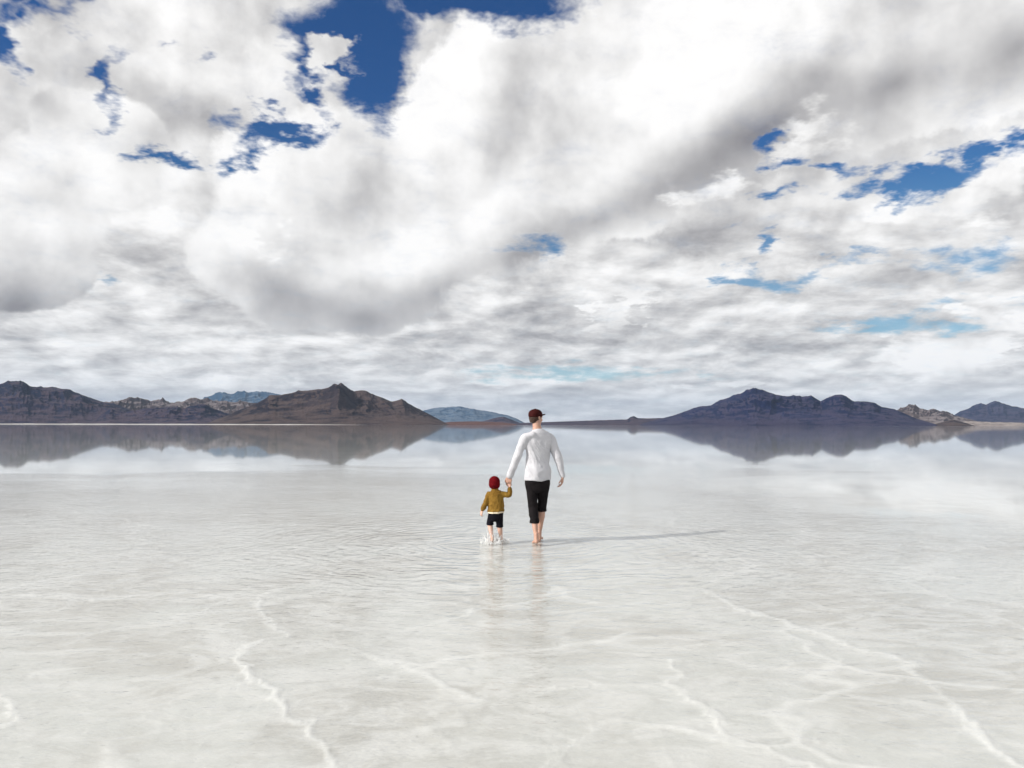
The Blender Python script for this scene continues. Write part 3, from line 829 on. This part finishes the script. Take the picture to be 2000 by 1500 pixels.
# ---- the toddler
CO = V((-0.216, 10.72, -0.012))
def child():
    b = bmesh.new()
    P, R = head(b, (-.020, .010, .792), .74, math.radians(-6))
    tube(b, [((-.018, .004, .76), .034, .036), ((-.012, 0, .715), .036, .038), ((-.008, 0, .68), .05, .045)], 14)
    tube(b, [((-.008, 0, .690), .06, .045), ((-.006, 0, .655), .088, .060), ((-.002, .004, .57), .090, .070), ((0, .006, .48), .090, .074), ((0, 0, .41), .092, .074)], 20)
    Ls, Le, Lw = V((-.088, 0, .655)), V((-.138, -.02, .530)), V((-.180, .010, .440))
    Rs, Re, Rw = V((.080, 0, .650)), V((.186, .0, .655)), V((.186, .010, .745))
    for S, E_, W_ in ((Ls, Le, Lw), (Rs, Re, Rw)):
        tube(b, [(S + V((-.03 if S.x > 0 else .03, 0, 0)), .032, .034), (S, .033, .034), (S.lerp(E_, .5), .028, .028), (E_, .024, .024), (E_.lerp(W_, .4), .024, .023), (W_, .017, .018)], 12)
    hand(b, Lw, (-.35, .05, -1), (.8, .6, 0), -1, .56, (.5, .5, .45, .4), .7)
    hand(b, Rw, (-.10, .05, 1), (-.3, -1, 0), -1, .56, (.35, .5, .6, .6), .8)
    Lh, Lk, La = V((-.045, 0, .40)), V((-.078, .050, .245)), V((-.046, -.055, .075))
    Rh, Rk, Ra = V((.045, 0, .40)), V((.050, .035, .235)), V((.074, .045, .055))
    for H_, K_, A_ in ((Lh, Lk, La), (Rh, Rk, Ra)):
        tube(b, [(H_ + V((0, 0, .02)), .050, .058), (H_, .052, .058), (H_.lerp(K_, .5), .046, .050), (K_, .036, .038), (K_.lerp(A_, .35) + V((0, -.006, 0)), .034, .037), (K_.lerp(A_, .8), .024, .026), (A_, .023, .026)], 14)
    foot(b, La, (-.15, 1), .60, -1, -.35)
    foot(b, Ra, (.12, 1), .60, 1, .0)
    body = bake('person', b, SKIN_CHILD, .003, smooth=3)
    b = bmesh.new()
    tube(b, [((-.010, 0, .712), .052, .048), ((-.008, 0, .685), .088, .062), ((-.006, 0, .650), .108, .074), ((-.002, .004, .57), .110, .086), ((.002, .004, .49), .112, .092), ((.004, 0, .425), .120, .098)], 30, flat=.1)
    for S, E_, W_ in ((Ls, Le, Lw), (Rs, Re, Rw)):
        sg = 1 if S.x > 0 else -1
        tube(b, [(S + V((-.045 * sg, 0, .0)), .042, .048), (S, .045, .047), (S.lerp(E_, .5), .041, .042), (E_, .037, .037), (E_.lerp(W_, .5), .034, .034), (E_.lerp(W_, .88), .029, .029)], 18)
    def jf(co):
        x, y, z = co[:, 0], co[:, 1], co[:, 2]
        return (ridged(x * 12 + 3, z * 15 + 1.5 * fbm(x * 9, z * 9, 2, .5, 3), 3, .5, 25) - .45) * .013
    bake('jacket', b, M_JACKET, .0045, body, smooth=3, disp=jf)
    b = bmesh.new()
    tube(b, [((0, 0, .47), .104, .084), ((.003, 0, .43), .112, .090), ((.004, 0, .408), .114, .092)], 26, flat=.1)
    bake('undershirt', b, M_UNDER, .0045, body, smooth=2, disp=jf)
    b = bmesh.new()
    tube(b, [((0, 0, .45), .092, .076), ((0, 0, .40), .104, .084), ((0, 0, .365), .098, .080)], 24)
    for H_, K_, A_, end in ((Lh, Lk, La, .02), (Rh, Rk, Ra, .12)):
        e = K_.lerp(A_, end)
        tube(b, [(H_ + V((0, 0, -.01)), .058, .068), (H_.lerp(K_, .5), .053, .058), (e + V((0, 0, .035)), .046, .050), (e + V((0, 0, .018)), .050, .054), (e, .050, .054)], 18, flat=.15)
    bake('trousers', b, M_NAVY, .0045, body, smooth=3)
    b = bmesh.new()
    ell(b, P(0, -.014, .040), (.075, .086, .080), R)
    ell(b, P(0, -.018, -.004), (.076, .084, .066), R)
    ell(b, P(0, -.020, -.036), (.070, .070, .040), R)
    bake('beanie', b, M_BEANIE, .004, body, smooth=3, disp=lambda co: .0022 * np.sin(np.arctan2(co[:, 1] - .0, co[:, 0] + .02) * 44))
    body.location = CO
    person_tags(body, 'barefoot toddler in a red knit hat and mustard jacket, holding the hand of the man')
    return body


man_ob = man()
child_ob = child()


# ---- water kicked up around the toddler's feet
def splash():
    rnd = random.Random(3)
    b = bmesh.new()
    for (cx, cy, n, R_, up_) in ((-.058, -.07, 420, .15, .26), (.070, .02, 200, .12, .12)):
        for i in range(n):
            a = rnd.uniform(0, 2 * math.pi); q = rnd.random() ** .6
            h = up_ * (1 - q) ** .8 * rnd.random() + .002
            x = cx + math.cos(a) * R_ * q * (1.0 + .5 * h / up_) - .04 * h / up_; y = cy + math.sin(a) * R_ * .8 * q
            r = rnd.uniform(.0018, .0058) * (1.15 - .5 * h / up_)
            ell(b, (x, y, h), (r, r, r * rnd.uniform(1, 2.6)), Matrix.Rotation(rnd.uniform(-.6, .6), 3, 'Y'), 1)
        # broken crown of water
        for k in range(9):
            a = 2 * math.pi * k / 22 + rnd.uniform(-.1, .1); hh = up_ * rnd.uniform(.12, .5)
            rr = R_ * rnd.uniform(.65, .95)
            p0 = V((cx + math.cos(a) * rr * .8, cy + math.sin(a) * rr * .65, -.004)); p1 = V((cx + math.cos(a) * rr, cy + math.sin(a) * rr * .8, hh * .6)); p2 = V((cx + math.cos(a) * rr * 1.2, cy + math.sin(a) * rr, hh))
            tube(b, [(p0, .013, .009), (p1, .007, .004), (p2, .002, .002)], 8)
    me = bpy.data.meshes.new('water_splash'); b.to_mesh(me); b.free()
    for p_ in me.polygons: p_.use_smooth = True
    m, N = mat('white_water')
    pb = N.node('ShaderNodeBsdfPrincipled', {'Base Color': (.92, .93, .93, 1), 'Roughness': .12, 'IOR': 1.33, 'Transmission Weight': .2})
    N.node('ShaderNodeOutputMaterial', {'Surface': pb.outputs[0]})
    me.materials.append(m)
    o = bpy.data.objects.new('water_splash', me); COL.objects.link(o)
    o.location = (CO.x, CO.y, 0.0)
    o['kind'] = 'stuff'; o['label'] = 'white spray kicked up around the bare feet of the toddler'; o['category'] = 'splash'


splash()
